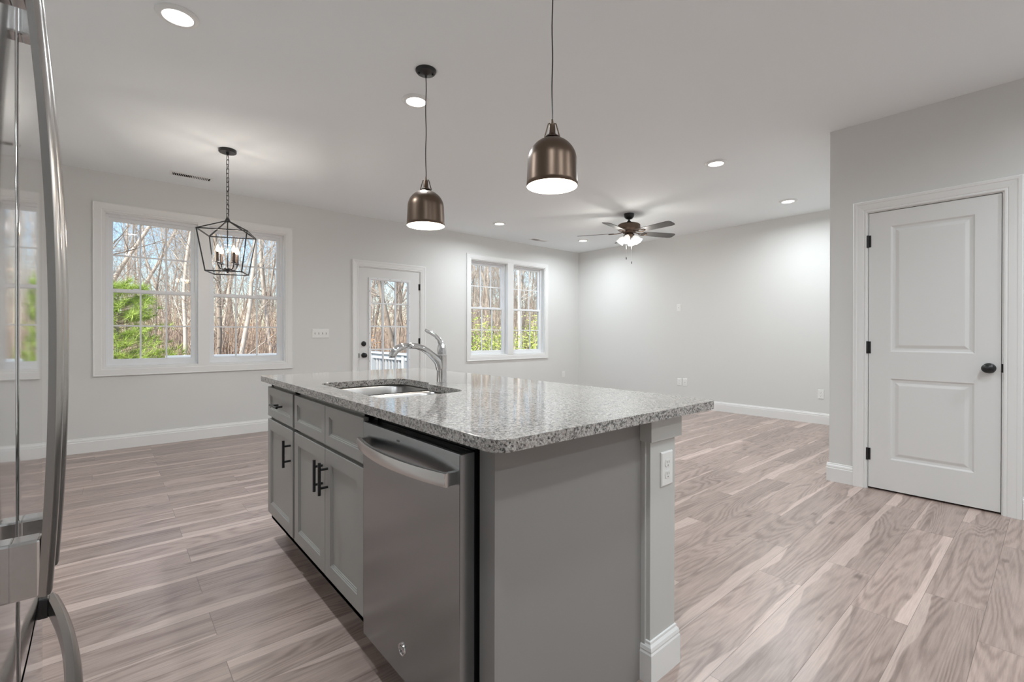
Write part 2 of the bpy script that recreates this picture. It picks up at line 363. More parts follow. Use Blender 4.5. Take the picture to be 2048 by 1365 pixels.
# ------------------------------------------------------------------ windows (pairs of single-hung units)
def window(name, op, mull):
    a, b, c, d = op
    root = thing(name, None, None, ((a + b) / 2, BACK_Y, c), kind='structure')
    B = B_BACK
    MB(B).frame(a, b, c, d, FLATC).build('window_casing', M_TRIM, root, bevel=.0012)
    MB(B).box(mull[0] - .002, mull[1] + .002, c, d, -.02, .016).build('mullion_casing', M_TRIM, root, bevel=.001)
    MB(B).box(mull[0] + .01, mull[1] - .01, c, d, -.15, -.02).build('mullion_post', M_TRIM, root)
    MB(B).frame(a + .012, b - .012, c + .012, d - .012, [(0, -.001), (.012, -.001), (.012, -.149), (0, -.149)]).build('jamb_liner', M_TRIM, root)
    for u0, u1 in ((a + .012, mull[0]), (mull[1], b - .012)):
        v0, v1 = c + .012, d - .012; mid = (v0 + v1) / 2
        MB(B).frame(u0 + .022, u1 - .022, v0 + .022, v1 - .022, [(0, -.070), (.022, -.070), (.022, -.148), (0, -.148)]).build('window_frame', M_VINYL, root, bevel=.001)
        s0, s1 = u0 + .022, u1 - .022
        for nm, b0, b1, nf, nb, st, rt, rb in (('lower_sash', v0 + .022, mid + .018, -.074, -.102, .036, .036, .045), ('upper_sash', mid - .018, v1 - .022, -.106, -.134, .034, .036, .036)):
            o = MB(B)
            g0, g1, h0, h1 = s0 + st, s1 - st, b0 + rb, b1 - rt
            o.rings([(g0, g1, h0, h1, nb), (s0, s1, b0, b1, nb), (s0, s1, b0, b1, nf), (g0 - .006, g1 + .006, h0 - .006, h1 + .006, nf), (g0, g1, h0, h1, nf - .006)], cap=False, close=True)
            sash = o.build(nm, M_VINYL, root)
            nc = (nf + nb) / 2
            MB(B).box(g0 - .003, g1 + .003, h0 - .003, h1 + .003, nc - .002, nc + .002).build('glass_pane', M_GLASS, sash)
            mu = MB(B); k = .0075
            for i in (1, 2): x = g0 + (g1 - g0) * i / 3; mu.box(x - k, x + k, h0, h1, nc - .006, nc + .006)
            z = (h0 + h1) / 2; mu.box(g0, g1, z - k, z + k, nc - .0055, nc + .0055)
            mu.build('muntin_grid', M_VINYL, sash)
        lk = MB(B)
        for t in (.3, .7): x = s0 + (s1 - s0) * t; lk.box(x - .025, x + .025, mid + .018, mid + .026, -.100, -.076)
        lk.build('sash_lock', M_VINYL, root, bevel=.001)
    MB(B).box(a - .05, b + .05, c - .03, c, -.17, -.145).build('outer_sill', M_VINYL, root)
    return root
window('window_1', W1, (.722, .822))
window('window_2', W2, (5.114, 5.238))

# ------------------------------------------------------------------ doors
def hinge(parent, B, u, v, rad=.0075):
    h = MB(B); c = [(u, v - .045 + .09 * i / 4, .006) for i in range(5)]
    o = MB(); o.tube([B(*p) for p in c], rad, 10)
    o.add([B(*p) for p in [(u - .02, v - .044, .001), (u + .02, v - .044, .001), (u + .02, v + .044, .001), (u - .02, v + .044, .001)]], [(0, 1, 2, 3)])
    return o.build('hinge', M_BLACK, parent, smooth=True)
def knob_mesh(B, u, v, n0=0., oval=1.):
    k = MB(); prof = [(.0, .0), (.033, .0), (.033, .005), (.027, .009), (.012, .012), (.0115, .03), (.016, .036), (.027, .042), (.030, .050), (.026, .060), (.016, .066), (0, .068)]
    seg = 28; pts = []; fs = []
    for i in range(seg):
        an = 2 * PI * i / seg
        for j, (r, h) in enumerate(prof):
            e = oval if j > 5 else 1; pts.append(B(u + r * e * math.cos(an), v + r * math.sin(an), n0 + h))
    q = len(prof)
    for i in range(seg):
        for j in range(q - 1): fs.append((i * q + j, ((i + 1) % seg) * q + j, ((i + 1) % seg) * q + j + 1, i * q + j + 1))
    k.add(pts, fs); return k
# back door with glass
B = B_BACK
dr = thing('door_1', None, None, ((D1[0] + D1[1]) / 2, BACK_Y, 0), kind='structure')
MB(B).frame(D1[0] + .004, D1[1] - .004, 0, D1[3] - .004, CASING, True).build('door_casing', M_TRIM, dr)
MB(B).frame(D1[0] + .014, D1[1] - .014, 0, D1[3] - .014, [(0, 0), (.014, 0), (.014, -.15), (0, -.15)], True).build('door_jamb', M_TRIM, dr)
MB(B).box(D1[0], D1[1], 0, .022, -.16, -.01).build('threshold', M_STEEL2, dr, bevel=.002)
s0, s1, z0, z1 = 2.522, 3.429, .024, 2.045; g0, g1, h0, h1 = 2.683, 3.250, .30, 1.890
o = MB(B); o.box(s0, g0, z0, z1, -.046, -.002).box(g1, s1, z0, z1, -.046, -.002).box(g0, g1, z0, h0, -.046, -.002).box(g0, g1, h1, z1, -.046, -.002)
slab = o.build('door_slab', M_DOOR, dr)
MB(B).frame(g0 + .004, g1 - .004, h0 + .004, h1 - .004, [(0, -.03), (0, .003), (.008, .009), (.03, .010), (.034, -.003), (.004, -.003), (.004, -.03)]).build('glass_frame', M_VINYL, slab)
MB(B).box(g0 + .002, g1 - .002, h0 + .002, h1 - .002, -.026, -.022).build('glass_pane', M_GLASS, slab)
mu = MB(B)
for i in (1, 2): x = g0 + (g1 - g0) * i / 3; mu.box(x - .010, x + .010, h0, h1, -.034, -.012)
for i in (1, 2, 3, 4): z = h1 - (h1 - h0) * i / 5; mu.box(g0, g1, z - .010, z + .010, -.033, -.013)
mu.build('muntin_grid', M_VINYL, slab)
sc = MB(B)
for i in range(8):
    z = h0 + .1 + i * .19
    for x in (g0 - .018, g1 + .018): sc.box(x - .004, x + .004, z - .004, z + .004, .0095, .0105)
for i in range(3):
    x = g0 + .1 + i * .18; sc.box(x - .004, x + .004, h1 + .014, h1 + .022, .0095, .0105)
sc.build('frame_screws', M_SLOT, slab)
knob_mesh(B, 2.586, .862, 0).build('door_knob', M_BLACK, slab, smooth=True)
d = MB(); prof = [(0, 0), (.034, 0), (.034, .006), (.030, .010), (.020, .012), (.018, .020), (0, .021)]
pts = [B(2.586 + r * math.cos(2 * PI * i / 24), 1.017 + r * math.sin(2 * PI * i / 24), h) for i in range(24) for r, h in prof]; q = len(prof)
d.add(pts, [(i * q + j, ((i + 1) % 24) * q + j, ((i + 1) % 24) * q + j + 1, i * q + j + 1) for i in range(24) for j in range(q - 1)])
d.build('deadbolt', M_BLACK, slab, smooth=True)
MB(B).box(2.516, 2.526, .83, .89, -.012, .002).build('latch_plate', M_BLACK, dr)
for z in (1.834, 1.044, .25): hinge(dr, B, 3.4345, z)
# pantry door
B = B_DOOR
dr = thing('door_2', None, None, (DOOR_X, (D2[0] + D2[1]) / 2, 0), kind='structure')
MB(B).frame(D2[0] + .001, D2[1] - .001, 0, D2[3] - .003, CASING, True).build('door_casing', M_TRIM, dr)
MB(B).frame(D2[0] + .008, D2[1] - .008, 0, D2[3] - .008, [(0, 0), (.008, 0), (.008, -.12), (0, -.12)], True).build('door_jamb', M_TRIM, dr)
s0, s1, z0, z1 = .2375, .9225, .014, 2.045; pa, pb = .358, .794
rows = [(.238, .826), (1.022, 1.934)]
o = MB(B); o.box(s0, pa, z0, z1, -.038, -.003).box(pb, s1, z0, z1, -.038, -.003)
for v0, v1 in ((z0, rows[0][0]), (rows[0][1], rows[1][0]), (rows[1][1], z1)): o.box(pa, pb, v0, v1, -.038, -.003)
slab = o.build('door_slab', M_DOOR, dr)
for v0, v1 in rows:
    r = [(pa + i, pb - i, v0 + i, v1 - i, n) for i, n in ((0, -.003), (.010, -.0115), (.022, -.0135), (.028, -.0135), (.046, -.0055), (.050, -.005))]
    MB(B).rings(r, cap=True).build('raised_panel', M_DOOR, slab)
knob_mesh(B, .291, .930, -.003, 1.12).build('door_knob', M_BLACK, slab, smooth=True)
MB(B).box(.2262, .2372, .905, .960, -.012, .002).build('latch_plate', M_BLACK, dr, bevel=.002)
for z in (1.839, 1.051, .259): hinge(dr, B, .9285, z)

# ------------------------------------------------------------------ wall plates
def plate(name, label, cat, B, u, v, kind, gangs=1, group=None):
    wd = .0715 + .046 * (gangs - 1)
    t = thing(name, label, cat, B(u, v, 0), group)
    MB(B).rings([(u - wd / 2, u + wd / 2, v - .058, v + .058, 0), (u - wd / 2, u + wd / 2, v - .058, v + .058, .003), (u - wd / 2 + .004, u + wd / 2 - .004, v - .054, v + .054, .0062)]).build('cover_plate', M_PLATE, t)
    for g_ in range(gangs):
        x = u + (g_ - (gangs - 1) / 2) * .046
        if kind == 'switch':
            MB(B).box(x - .005, x + .005, v - .012, v + .012, .006, .0068).build('switch_slot', M_SLOT, t)
            MB(B).box(x - .0042, x + .0042, v - .002, v + .010, .006, .016).build('toggle', M_PLATE, t)
        elif kind == 'outlet':
            for dz in (-.0195, .0195):
                rc = MB(); n = 20
                pts = []
                for i in range(n):
                    an = 2 * PI * i / n; pts.append((x + .0165 * math.cos(an), v + dz + max(-.0125, min(.0125, .0165 * math.sin(an)))))
                rc.add([B(a, b, .006) for a, b in pts] + [B(a, b, .0082) for a, b in pts], [(i, (i + 1) % n, n + (i + 1) % n, n + i) for i in range(n)] + [tuple(range(n, 2 * n))])
                f = rc.build('receptacle_face', M_PLATE, t)
                sl = MB(B); sl.box(x - .0072, x - .0052, v + dz - .001, v + dz + .008, .0078, .0086).box(x + .0052, x + .0070, v + dz - .001, v + dz + .007, .0078, .0086).box(x - .002, x + .002, v + dz - .010, v + dz - .006, .0078, .0086)
                sl.build('contact_slots', M_SLOT, f)
        elif kind == 'decor':
            MB(B).box(x - .0165, x + .0165, v - .033, v + .033, .006, .0085).build('insert_face', M_PLATE, t, bevel=.0008)
            MB(B).box(x - .004, x + .004, v - .004, v + .004, .0085, .0095).build('centre_port', M_SLOT, t)
    return t
plate('light_switch', 'wide white four-toggle light switch plate beside the glass back door', 'light switch', B_BACK, 2.020, 1.155, 'switch', 4)
plate('wall_outlet', 'white outlet low on the back wall near the right corner, below the right windows', 'outlet', B_BACK, 6.50, .395, 'outlet')
plate('wall_outlet', 'white outlet low on the back wall at far left, peeking past the fridge handle', 'outlet', B_BACK, -.345, .387, 'outlet')
plate('wall_plate', 'white cover plate high on the right wall at television height', 'wall plate', B_RIGHT, 3.966, 1.577, 'decor')
plate('wall_outlet', 'left white outlet of the touching pair low on the right wall', 'outlet', B_RIGHT, 3.954, .387, 'outlet')
plate('wall_plate', 'right-hand white cable plate of the touching pair low on the right wall', 'wall plate', B_RIGHT, 3.856, .387, 'decor')
plate('wall_outlet', 'white outlet low on the right wall, next to the pantry wall corner', 'outlet', B_RIGHT, 1.984, .382, 'outlet')

# ------------------------------------------------------------------ ceiling fixtures
dl = thing('recessed_light', 'round white downlight, largest and nearest, at upper left above the fridge side', 'ceiling light', (.256, 2.867, CEIL), 'recessed ceiling lights')
MB().lathe([(.0635, -.002), (.066, -.013), (.074, -.015), (.086, -.012), (.093, -.003), (.093, 0), (.0635, 0)], (.256, 2.867, CEIL), 40, close=True).build('trim_ring', M_TRIM, dl, smooth=True)
MB().lathe([(0, -.006), (.063, -.006), (.063, -.001), (0, -.001)], (.256, 2.867, CEIL), 40).build('diffuser', M_LED, dl)
lamp = light('downlight_lamp', 'AREA', (0, 0, -.014), R_LIGHT, dl, (.885, .957, 1.0), .11, 2.9)
KD = None
for x, y, lb in ((1.578, 2.848, 'round white downlight behind the cord of the smaller black pendant'),
                 (4.254, 2.068, 'round white downlight right of the large pendant, above the pantry side'),
                 (6.103, 2.095, 'round white downlight near the right wall, right of the ceiling fan'),
                 (4.223, 5.208, 'small round white downlight above the right windows, left of the fan'),
                 (6.046, 5.222, 'smallest round white downlight by the far corner, at the fan blade tip'),
                 (.256, .35, 'unseen fill downlight added over the kitchen aisle beside the refrigerator'),
                 (1.3, -.45, 'unseen fill downlight added over the aisle end of the island'),
                 (2.6, -.35, 'unseen fill downlight added in the kitchen, between island and pantry door'),
                 (.9, -1.7, 'unseen fill downlight added in the kitchen behind the island, left one'),
                 (2.6, -1.7, 'unseen fill downlight added in the kitchen behind the island, right one'),
                 (3.75, -.9, 'unseen fill downlight added in the kitchen behind the island, near the pantry wall')):
    c_ = dup(dl, (x, y, CEIL), lb, 'recessed ceiling lights')
    if y < 1:  # lamps added overhead and behind the camera, unseen, to brighten the room
        for ch in c_.children:
            if ch.type == 'LIGHT':
                ch.data = lamp.data.copy() if KD is None else KD; KD = ch.data; KD.energy = FILL_LIGHT
def register(label, x, y, lx, ly):
    t = thing('ceiling_vent', label, 'air vent', (x, y, CEIL), 'ceiling air registers')
    MB().rings([(x - lx / 2, x + lx / 2, y - ly / 2, y + ly / 2, CEIL), (x - lx / 2, x + lx / 2, y - ly / 2, y + ly / 2, CEIL - .003), (x - lx / 2 + .02, x + lx / 2 - .02, y - ly / 2 + .02, y + ly / 2 - .02, CEIL - .006), (x - lx / 2 + .022, x + lx / 2 - .022, y - ly / 2 + .022, y + ly / 2 - .022, CEIL - .002)], cap=False).build('frame', M_TRIM, t)
    MB().box(x - lx / 2 + .02, x + lx / 2 - .02, y - ly / 2 + .02, y + ly / 2 - .02, CEIL - .002, CEIL - .001).build('duct_opening', M_DUCT, t)
    s = MB(); n = int((lx - .05) / .0145)
    for i in range(n):
        xx = x - lx / 2 + .028 + i * .0145; tilt = -.0008 if i < n / 2 else .0024
        s.extrude([(-.0018 + tilt, 0, -.0065), (.0010 + tilt, 0, -.0065), (.0018 - tilt, 0, -.0022), (-.001 - tilt, 0, -.0022)], (xx, y - ly / 2 + .02, CEIL), (xx, y + ly / 2 - .02, CEIL))
    s.build('louvres', M_TRIM, t)
register('white slotted ceiling vent above the left dining window', .62, 5.695, .36, .135)
register('small white slotted ceiling vent above the right pair of windows', 5.47, 5.695, .36, .135)

def pendant(loc, label):
    x, y = loc; t = thing('pendant_light', label, 'pendant light', (x, y, CEIL), 'bronze dome pendants over the island')
    MB().lathe([(0, 0), (.062, 0), (.062, -.008), (.055, -.017), (.02, -.024), (.008, -.030), (.006, -.045), (0, -.045)], (x, y, CEIL), 36).build('canopy', M_BLACK, t, smooth=True)
    for k in (-1, 1): MB().lathe([(0, -.012), (.006, -.012), (.006, -.026), (0, -.028)], (x + .036 * k, y - .02 * k, CEIL), 12).build('canopy_screw', M_BLACK, t)
    MB().tube([(x + .002 * math.sin(i * .9), y, CEIL - .04 - (CEIL - .04 - 2.085) * i / 16) for i in range(17)], .0028, 8).build('cord', M_BLACKM, t, smooth=True)
    zt = 2.012; zb = 1.797
    st = MB().lathe([(0, .082), (.004, .082), (.006, .062), (.0125, .058), (.0145, .02), (.019, .014), (.030, .006), (.034, 0), (0, 0)], (x, y, zt), 24).build('socket_stem', M_BRONZE, t, smooth=True)
    b = MB()
    for k in (-1, 1):
        px, py = .76 * k, -.65 * k
        b.tube([(x + px * .008, y + py * .008, zt + .064), (x + px * .017, y + py * .017, zt + .062), (x + px * .026, y + py * .026, zt + .030), (x + px * .033, y + py * .033, zt + .004)], .0028, 8)
    b.build('yoke_bracket', M_BRONZE, t, smooth=True)
    R = .1135; out = []
    for i in range(17):
        a = PI / 2 * i / 16; out.append((max(.0, R * .955 * math.sin(a)), zt - (1 - math.cos(a)) * .105))
    H = zt - .105; n = 6
    out += [(R * (.955 + .045 * (i + 1) / n), H - (H - zb) * (i + 1) / n) for i in range(n)]
    out[-1] = (R, zb)
    inn = [(max(0, r - .0022), z - (.0022 if r < .09 else 0)) for r, z in out]
    pr = [(r, z) for r, z in out] + [(r, z) for r, z in reversed(inn[-1:])]
    sh = MB().lathe(pr, (x, y, 0), 56).build('shade', M_BRONZE, t, smooth='all')
    bmf = bmesh.new(); bmf.from_mesh(sh.data); bmesh.ops.delete(bmf, geom=[f for f in bmf.faces if len(f.verts) > 4], context='FACES_ONLY'); bmf.to_mesh(sh.data); bmf.free()
    li = MB().lathe(inn, (x, y, 0), 56).build('shade_lining', M_SHADEIN, sh, smooth='all')
    bmf = bmesh.new(); bmf.from_mesh(li.data); bmesh.ops.delete(bmf, geom=[f for f in bmf.faces if len(f.verts) > 4], context='FACES_ONLY'); bmf.to_mesh(li.data); bmf.free()
    MB().lathe([(0, 0), (.014, 0), (.016, -.03), (.029, -.055), (.031, -.075), (.024, -.098), (.010, -.108), (0, -.109)], (x, y, zt - .045), 24).build('bulb', M_BULB, t, smooth=True)
    light('pendant_lamp', 'POINT', (0, 0, zb + .045 - CEIL), P_LIGHT, t, (1, .93, .82), .03)
    return t
pendant((1.444, 2.486), 'bronze dome pendant, farther one, hanging above the sink faucet')
pendant((1.482, 1.459), 'bronze dome pendant, nearer and larger in view, its cord leaving the top of the photo')

# chandelier
cx, cy = .767, 4.673
t = thing('lantern_chandelier', 'black open-cage lantern chandelier with four candle bulbs, before the left windows', 'chandelier', (cx, cy, CEIL))
MB().lathe([(0, 0), (.068, 0), (.068, -.022), (.064, -.026), (.012, -.026), (.010, -.045), (0, -.047)], (cx, cy, CEIL), 36).build('canopy', M_BLACK, t, smooth=True)
ch = MB(); z = CEIL - .045; i = 0
while z > 2.150:
    L = .046; ring = []
    for j in range(14):
        a = 2 * PI * j / 14; h = (L / 2 - .009) * (1 if math.sin(a) > 0 else -1) + .009 * math.sin(a); w_ = .0105 * math.cos(a)
        q = .785 + (PI / 2 if i % 2 else 0); ring.append((cx + w_ * math.cos(q), cy + w_ * math.sin(q), z - L / 2 + h))
    ch.tube(ring, .0024, 6, closed=True); z -= L - .0075; i += 1
ch.tube([(cx + .010 * math.sin(k * .8), cy + .008 * math.cos(k * .6), CEIL - .04 - k * .0275) for k in range(21)], .0018, 6)
ch.build('chain', M_BLACK, t, smooth=True)
lat = Vector((math.cos(YAW), -math.sin(YAW), 0)); dep = Vector((math.sin(YAW), math.cos(YAW), 0)); c0 = Vector((cx, cy, 0))
def corners(r_, z): return [c0 + Vector((math.cos(math.radians(23 + 90 * k)) * r_, math.sin(math.radians(23 + 90 * k)) * r_, z)) for k in range(4)]
top = corners(.260, 2.012); bot = corners(.190, 1.672); apex = c0 + Vector((0, 0, 2.125))
cg = MB()
for i in range(4):
    j = (i + 1) % 4
    for a, b in ((top[i], top[j]), (bot[i], bot[j]), (top[i], bot[i]), (apex, top[i])):
        cg.tube([a, b], .0062, 4)
cg.lathe([(0, .022), (.012, .018), (.018, .004), (.022, -.004), (0, -.006)], apex, 20)
cg.build('cage', M_BLACK, t)
MB().tube([apex, c0 + Vector((0, 0, 1.70))], .005, 10).lathe([(0, .012), (.018, .010), (.030, .003), (.030, -.006), (.014, -.014), (.006, -.03), (0, -.034)], c0 + Vector((0, 0, 1.705)), 24).build('centre_stem', M_BLACK, t, smooth=True)
for i in range(4):
    an = math.radians(23 + 90 * i); dv = Vector((math.cos(an), math.sin(an), 0)); e = c0 + dv * .085
    P0 = Vector((0, 0, 1.722)); pts = [c0 + dv * r + Vector((0, 0, zz)) for r, zz in ((.02, 1.705), (.045, 1.697), (.066, 1.704), (.082, 1.730), (.085, 1.752))]
    arm = MB().tube(pts, .0045, 8).lathe([(0, 0), (.018, 0), (.020, .004), (.012, .010), (.012, .018), (0, .018)], e + Vector((0, 0, 1.752)), 16).build('arm', M_BLACK, t, smooth=True)
    MB().lathe([(0, 0), (.0115, 0), (.0115, .078), (0, .078)], e + Vector((0, 0, 1.766)), 14).build('candle_sleeve', M_SLEEVE, arm, smooth=True)
    MB().lathe([(.006, 0), (.0135, .012), (.016, .022), (.013, .036), (.007, .050), (.001, .064)], e + Vector((0, 0, 1.842)), 14).build('candle_bulb', M_CANDLE, arm, smooth=True)
    light('candle_lamp', 'POINT', e + Vector((0, 0, 1.875)) - ORG[t], C_LIGHT, t, (1, .92, .84), .02)

# ceiling fan
fx, fy = 5.18, 3.684
t = thing('ceiling_fan', 'dark five-blade ceiling fan with a cluster of lit glass shades', 'ceiling fan', (fx, fy, CEIL))
f0 = (fx, fy, 0)
MB().lathe([(0, CEIL), (.066, CEIL), (.066, 2.715), (.060, 2.690), (.040, 2.668), (.018, 2.660), (0, 2.660)], f0, 32).build('canopy', M_BLACK, t, smooth=True)
MB().lathe([(0, 2.665), (.0125, 2.665), (.0125, 2.645), (.022, 2.640), (.030, 2.622), (.034, 2.612), (0, 2.61)], f0, 24).build('downrod', M_BLACK, t, smooth=True)
MB().lathe([(0, 2.618), (.06, 2.618), (.125, 2.600), (.145, 2.585), (.148, 2.530), (.135, 2.518), (.09, 2.505), (.075, 2.478), (0, 2.475)], f0, 40).build('motor_housing', M_BRONZE, t, smooth=True)
for k in range(5):
    a = math.radians(-96 + 72 * k); ca, sa = math.cos(a), math.sin(a); tl = math.radians(-12)
    def loc(r, s, h=0): 
        return Vector((fx + r * ca - s * math.cos(tl) * sa, fy + r * sa + s * math.cos(tl) * ca, 2.487 + h + s * math.sin(tl)))
    outl = [(.20, -.048), (.26, -.055), (.45, -.064), (.62, -.068), (.665, -.060), (.68, -.035), (.68, .035), (.665, .060), (.62, .068), (.45, .064), (.26, .055), (.20, .048)]
    bl = MB(); n = len(outl)
    bl.add([loc(r, s, .003) for r, s in outl] + [loc(r, s, -.003) for r, s in outl], [tuple(range(n)), tuple(range(2 * n - 1, n - 1, -1))] + [(i, (i + 1) % n, n + (i + 1) % n, n + i) for i in range(n)])
    b_ = bl.build('blade', M_BLADE, t)
    ir = MB()
    ir.tube([loc(.08, 0, .008), loc(.13, .0, -.002), loc(.165, .022, -.008), (loc(.21, .032, -.008)), loc(.255, .015, -.007), loc(.262, 0, -.007)], .006, 6)
    ir.tube([loc(.13, .0, -.002), loc(.165, -.022, -.008), (loc(.21, -.032, -.008)), loc(.255, -.015, -.007), loc(.262, 0, -.007)], .006, 6)
    ir.build('blade_iron', M_BRONZE, b_, smooth=True)
kit = MB().lathe([(0, 2.480), (.055, 2.478), (.060, 2.455), (.045, 2.430), (.030, 2.415), (.024, 2.395), (.010, 2.380), (0, 2.378)], f0, 28).build('light_kit', M_BRONZE, t, smooth=True)
for k in range(4):
    a = math.radians(20 + 90 * k); dv = Vector((math.cos(a), math.sin(a), 0)); tilt = math.radians(38)
    ax = dv * math.sin(tilt) + Vector((0, 0, -math.cos(tilt))); st = Vector((fx, fy, 2.445)) + dv * .060
    MB().tube([Vector((fx, fy, 2.452)) + dv * .03, st + Vector((0, 0, .012)), st + ax * .02], .011, 10).build('lamp_arm', M_BRONZE, t, smooth=True)
    side = ax.cross(Vector((0, 0, 1))).normalized(); oth = ax.cross(side)
    prof = [(r * .84, h * .92) for r, h in ((.020, .010), (.030, .025), (.046, .045), (.052, .075), (.055, .10), (.064, .122), (.062, .122), (.052, .10), (.048, .075), (.042, .045), (.026, .025), (.016, .012))]
    seg = 24; pts = [st + ax * h + side * (r * math.cos(2 * PI * i / seg)) + oth * (r * math.sin(2 * PI * i / seg)) for i in range(seg) for r, h in prof]; q = len(prof)
    s_ = MB(); s_.add(pts, [(i * q + j, ((i + 1) % seg) * q + j, ((i + 1) % seg) * q + (j + 1) % q, i * q + (j + 1) % q) for i in range(seg) for j in range(q)])
    s_.build('glass_shade', M_FROST, t, smooth='all')
    light('fan_lamp', 'POINT', st + ax * .15 - ORG[t], K_LIGHT, t, (1, .95, .88), .03)
for dx, dy, zl in ((-.03, .02, 2.165), (.03, -.02, 2.11)):
    c_ = MB().tube([(fx + dx, fy + dy, 2.39), (fx + dx, fy + dy, zl)], .0009, 5).build('pull_chain', M_STEEL2, t)
    MB().lathe([(0, .0), (.0055, -.003), (.0055, -.03), (0, -.033)], (fx + dx, fy + dy, zl), 10).build('pull_bead', M_BLACK, c_, smooth=True)

# ------------------------------------------------------------------ island
XF = .664           # face of doors and drawer fronts
XB = .684           # face frame
CT, CB = .907, .877
B = basis((XF, 0, 0), (0, 1, 0), (0, 0, 1), (-1, 0, 0))
def front(name, y0, y1, z0, z1, parent, fr=.056):
    o = MB(B); b = []
    for i, n in ((0, -.019), (0, -.0012), (.0012, 0), (fr, 0), (fr + .0015, -.0035), (fr + .005, -.0035), (fr + .0065, -.0065), (fr + .010, -.0065), (fr + .0115, -.0095), (fr + .016, -.0095)):
        b.append((y0 + i, y1 - i, z0 + i, z1 - i, n))
    o.rings(b, cap=True); o.rings([b[0]], cap=True)
    return o.build(name, M_CAB, parent)
def pull_v(parent, y, z0, z1):
    o = MB(); x = XF - .033
    o.tube([(x, y, z0), (x, y, z1)], .0062, 12)
    for z in (z0 + .028, z1 - .028): o.tube([(XF, y, z), (x, y, z)], .0052, 10)
    return o.build('bar_pull', M_BLACK, parent, smooth=True)
def pull_h(parent, y0, y1, z):
    o = MB(); x = XF - .033
    o.tube([(x, y0, z), (x, y1, z)], .0062, 12)
    for y in (y0 + .028, y1 - .028): o.tube([(XF, y, z), (x, y, z)], .0052, 10)
    return o.build('bar_pull', M_BLACK, parent, smooth=True)
def carcass(y0, y1, parent):
    o = MB(); o.box(XB, 1.30, y0, y0 + .018, .115, CB).box(XB, 1.30, y1 - .018, y1, .115, CB).box(XB, 1.30, y0, y1, .115, .133).box(1.288, 1.30, y0, y1, .115, CB)
    o.box(XB, XB + .019, y0, y0 + .04, .115, CB).box(XB, XB + .019, y1 - .04, y1, .115, CB).box(XB, XB + .019, y0, y1, .835, CB).box(XB, XB + .019, y0, y1, .665, .705).box(XB, XB + .019, y0, y1, .115, .16)
    o.build('carcass', M_CAB, parent)
    MB().box(XB + .075, XB + .095, y0, y1, 0, .115).build('toe_kick', M_KICK, parent)
cA = thing('base_cabinet', 'grey base cabinet at the far left end of the island, one drawer over one door', 'cabinet', (.98, 2.63, 0))
carcass(2.385, 2.865, cA)
dA = front('drawer_front', 2.398, 2.862, .692, .852, cA, .042); pull_h(dA, 2.55, 2.68, .772)
oA = front('door', 2.398, 2.862, .158, .676, cA); pull_v(oA, 2.432, .498, .628)
cB = thing('sink_cabinet', 'grey sink base cabinet in mid island, two doors below two blank drawer fronts', 'cabinet', (.98, 1.97, 0))
carcass(1.562, 2.384, cB)
front('false_drawer_front', 1.951, 2.368, .692, .852, cB, .042); front('false_drawer_front', 1.566, 1.947, .692, .852, cB, .042)
o1 = front('door', 1.951, 2.368, .158, .676, cB); pull_v(o1, 1.980, .498, .628)
o2 = front('door', 1.566, 1.947, .158, .676, cB); pull_v(o2, 1.918, .498, .628)

# dishwasher
dw = thing('dishwasher', 'stainless dishwasher with a bowed bar handle built into the island', 'dishwasher', (.9, 1.26, 0))
y0, y1 = .966, 1.553
MB().box(.708, 1.27, y0 + .006, y1 - .006, .09, .868).build('tub', M_BLACKM, dw)
MB().box(.665, .704, y0 + .003, y1 - .003, .8405, .8425).build('control_strip', M_BLACKM, dw)
dd = MB(); dd.box(.658, .704, y0, y1, .115, .8435); door = dd.build('door_panel', M_STEEL, dw, bevel=.0025)
MB().box(.662, .703, y0 + .004, y1 - .004, .8436, .8446).build('control_panel', M_BLACKM, dw)
MB().box(.735, .75, y0, y1, 0, .105).build('toe_panel', M_KICK, dw)
hb = MB(); n = 16; prev = None; pts = []; fs = []
for i in range(n + 1):
    s_ = i / n; y = .995 + (1.545 - .995) * s_; bow = .034 * (1 - (2 * s_ - 1) ** 2); x = .640 - bow
    for dx, dz in ((0, -.017), (-.006, -.0185), (-.012, -.017), (-.014, 0), (-.012, .017), (-.006, .0185), (0, .017), (.002, 0)): pts.append((x + dx + .006, y, .776 + dz))
for i in range(n):
    for j in range(8): fs.append((i * 8 + j, i * 8 + (j + 1) % 8, i * 8 + 8 + (j + 1) % 8, i * 8 + 8 + j))
fs += [tuple(range(8)), tuple(n * 8 + j for j in range(8))]
hb.add(pts, fs)
hb.box(.632, .6585, .996, 1.012, .760, .792).box(.632, .6585, 1.528, 1.544, .760, .792)
hb.build('bar_handle', M_STEEL2, door, smooth=True)
# round badge with curled monogram, tiny maker mark
by, bz = 1.268, .205
bd = MB(); prof = [(.0, .0022), (.0155, .0022), (.0165, .0034), (.0185, .0034), (.0195, .0)]
pts = [(.658 - h, by + r * math.cos(2 * PI * i / 32), bz + r * math.sin(2 * PI * i / 32)) for i in range(32) for r, h in prof]; q = len(prof)
bd.add(pts, [(i * q + j, ((i + 1) % 32) * q + j, ((i + 1) % 32) * q + j + 1, i * q + j + 1) for i in range(32) for j in range(q - 1)])
bg_ = bd.build('round_badge', M_CHROME, door, smooth=True)
mg = MB()
def cv(fn, k=18): mg.tube([(.6555, by - fn(i / (k - 1))[0] * .0145, bz + fn(i / (k - 1))[1] * .0145) for i in range(k)], .0008, 6)
cv(lambda s_: (-.30 + .42 * math.cos(.6 + s_ * 5.2), .05 + .55 * math.sin(.6 + s_ * 5.2)))
cv(lambda s_: (.38 + .36 * math.cos(1.0 + s_ * 2.6), .30 + .30 * math.sin(1.0 + s_ * 2.6)))
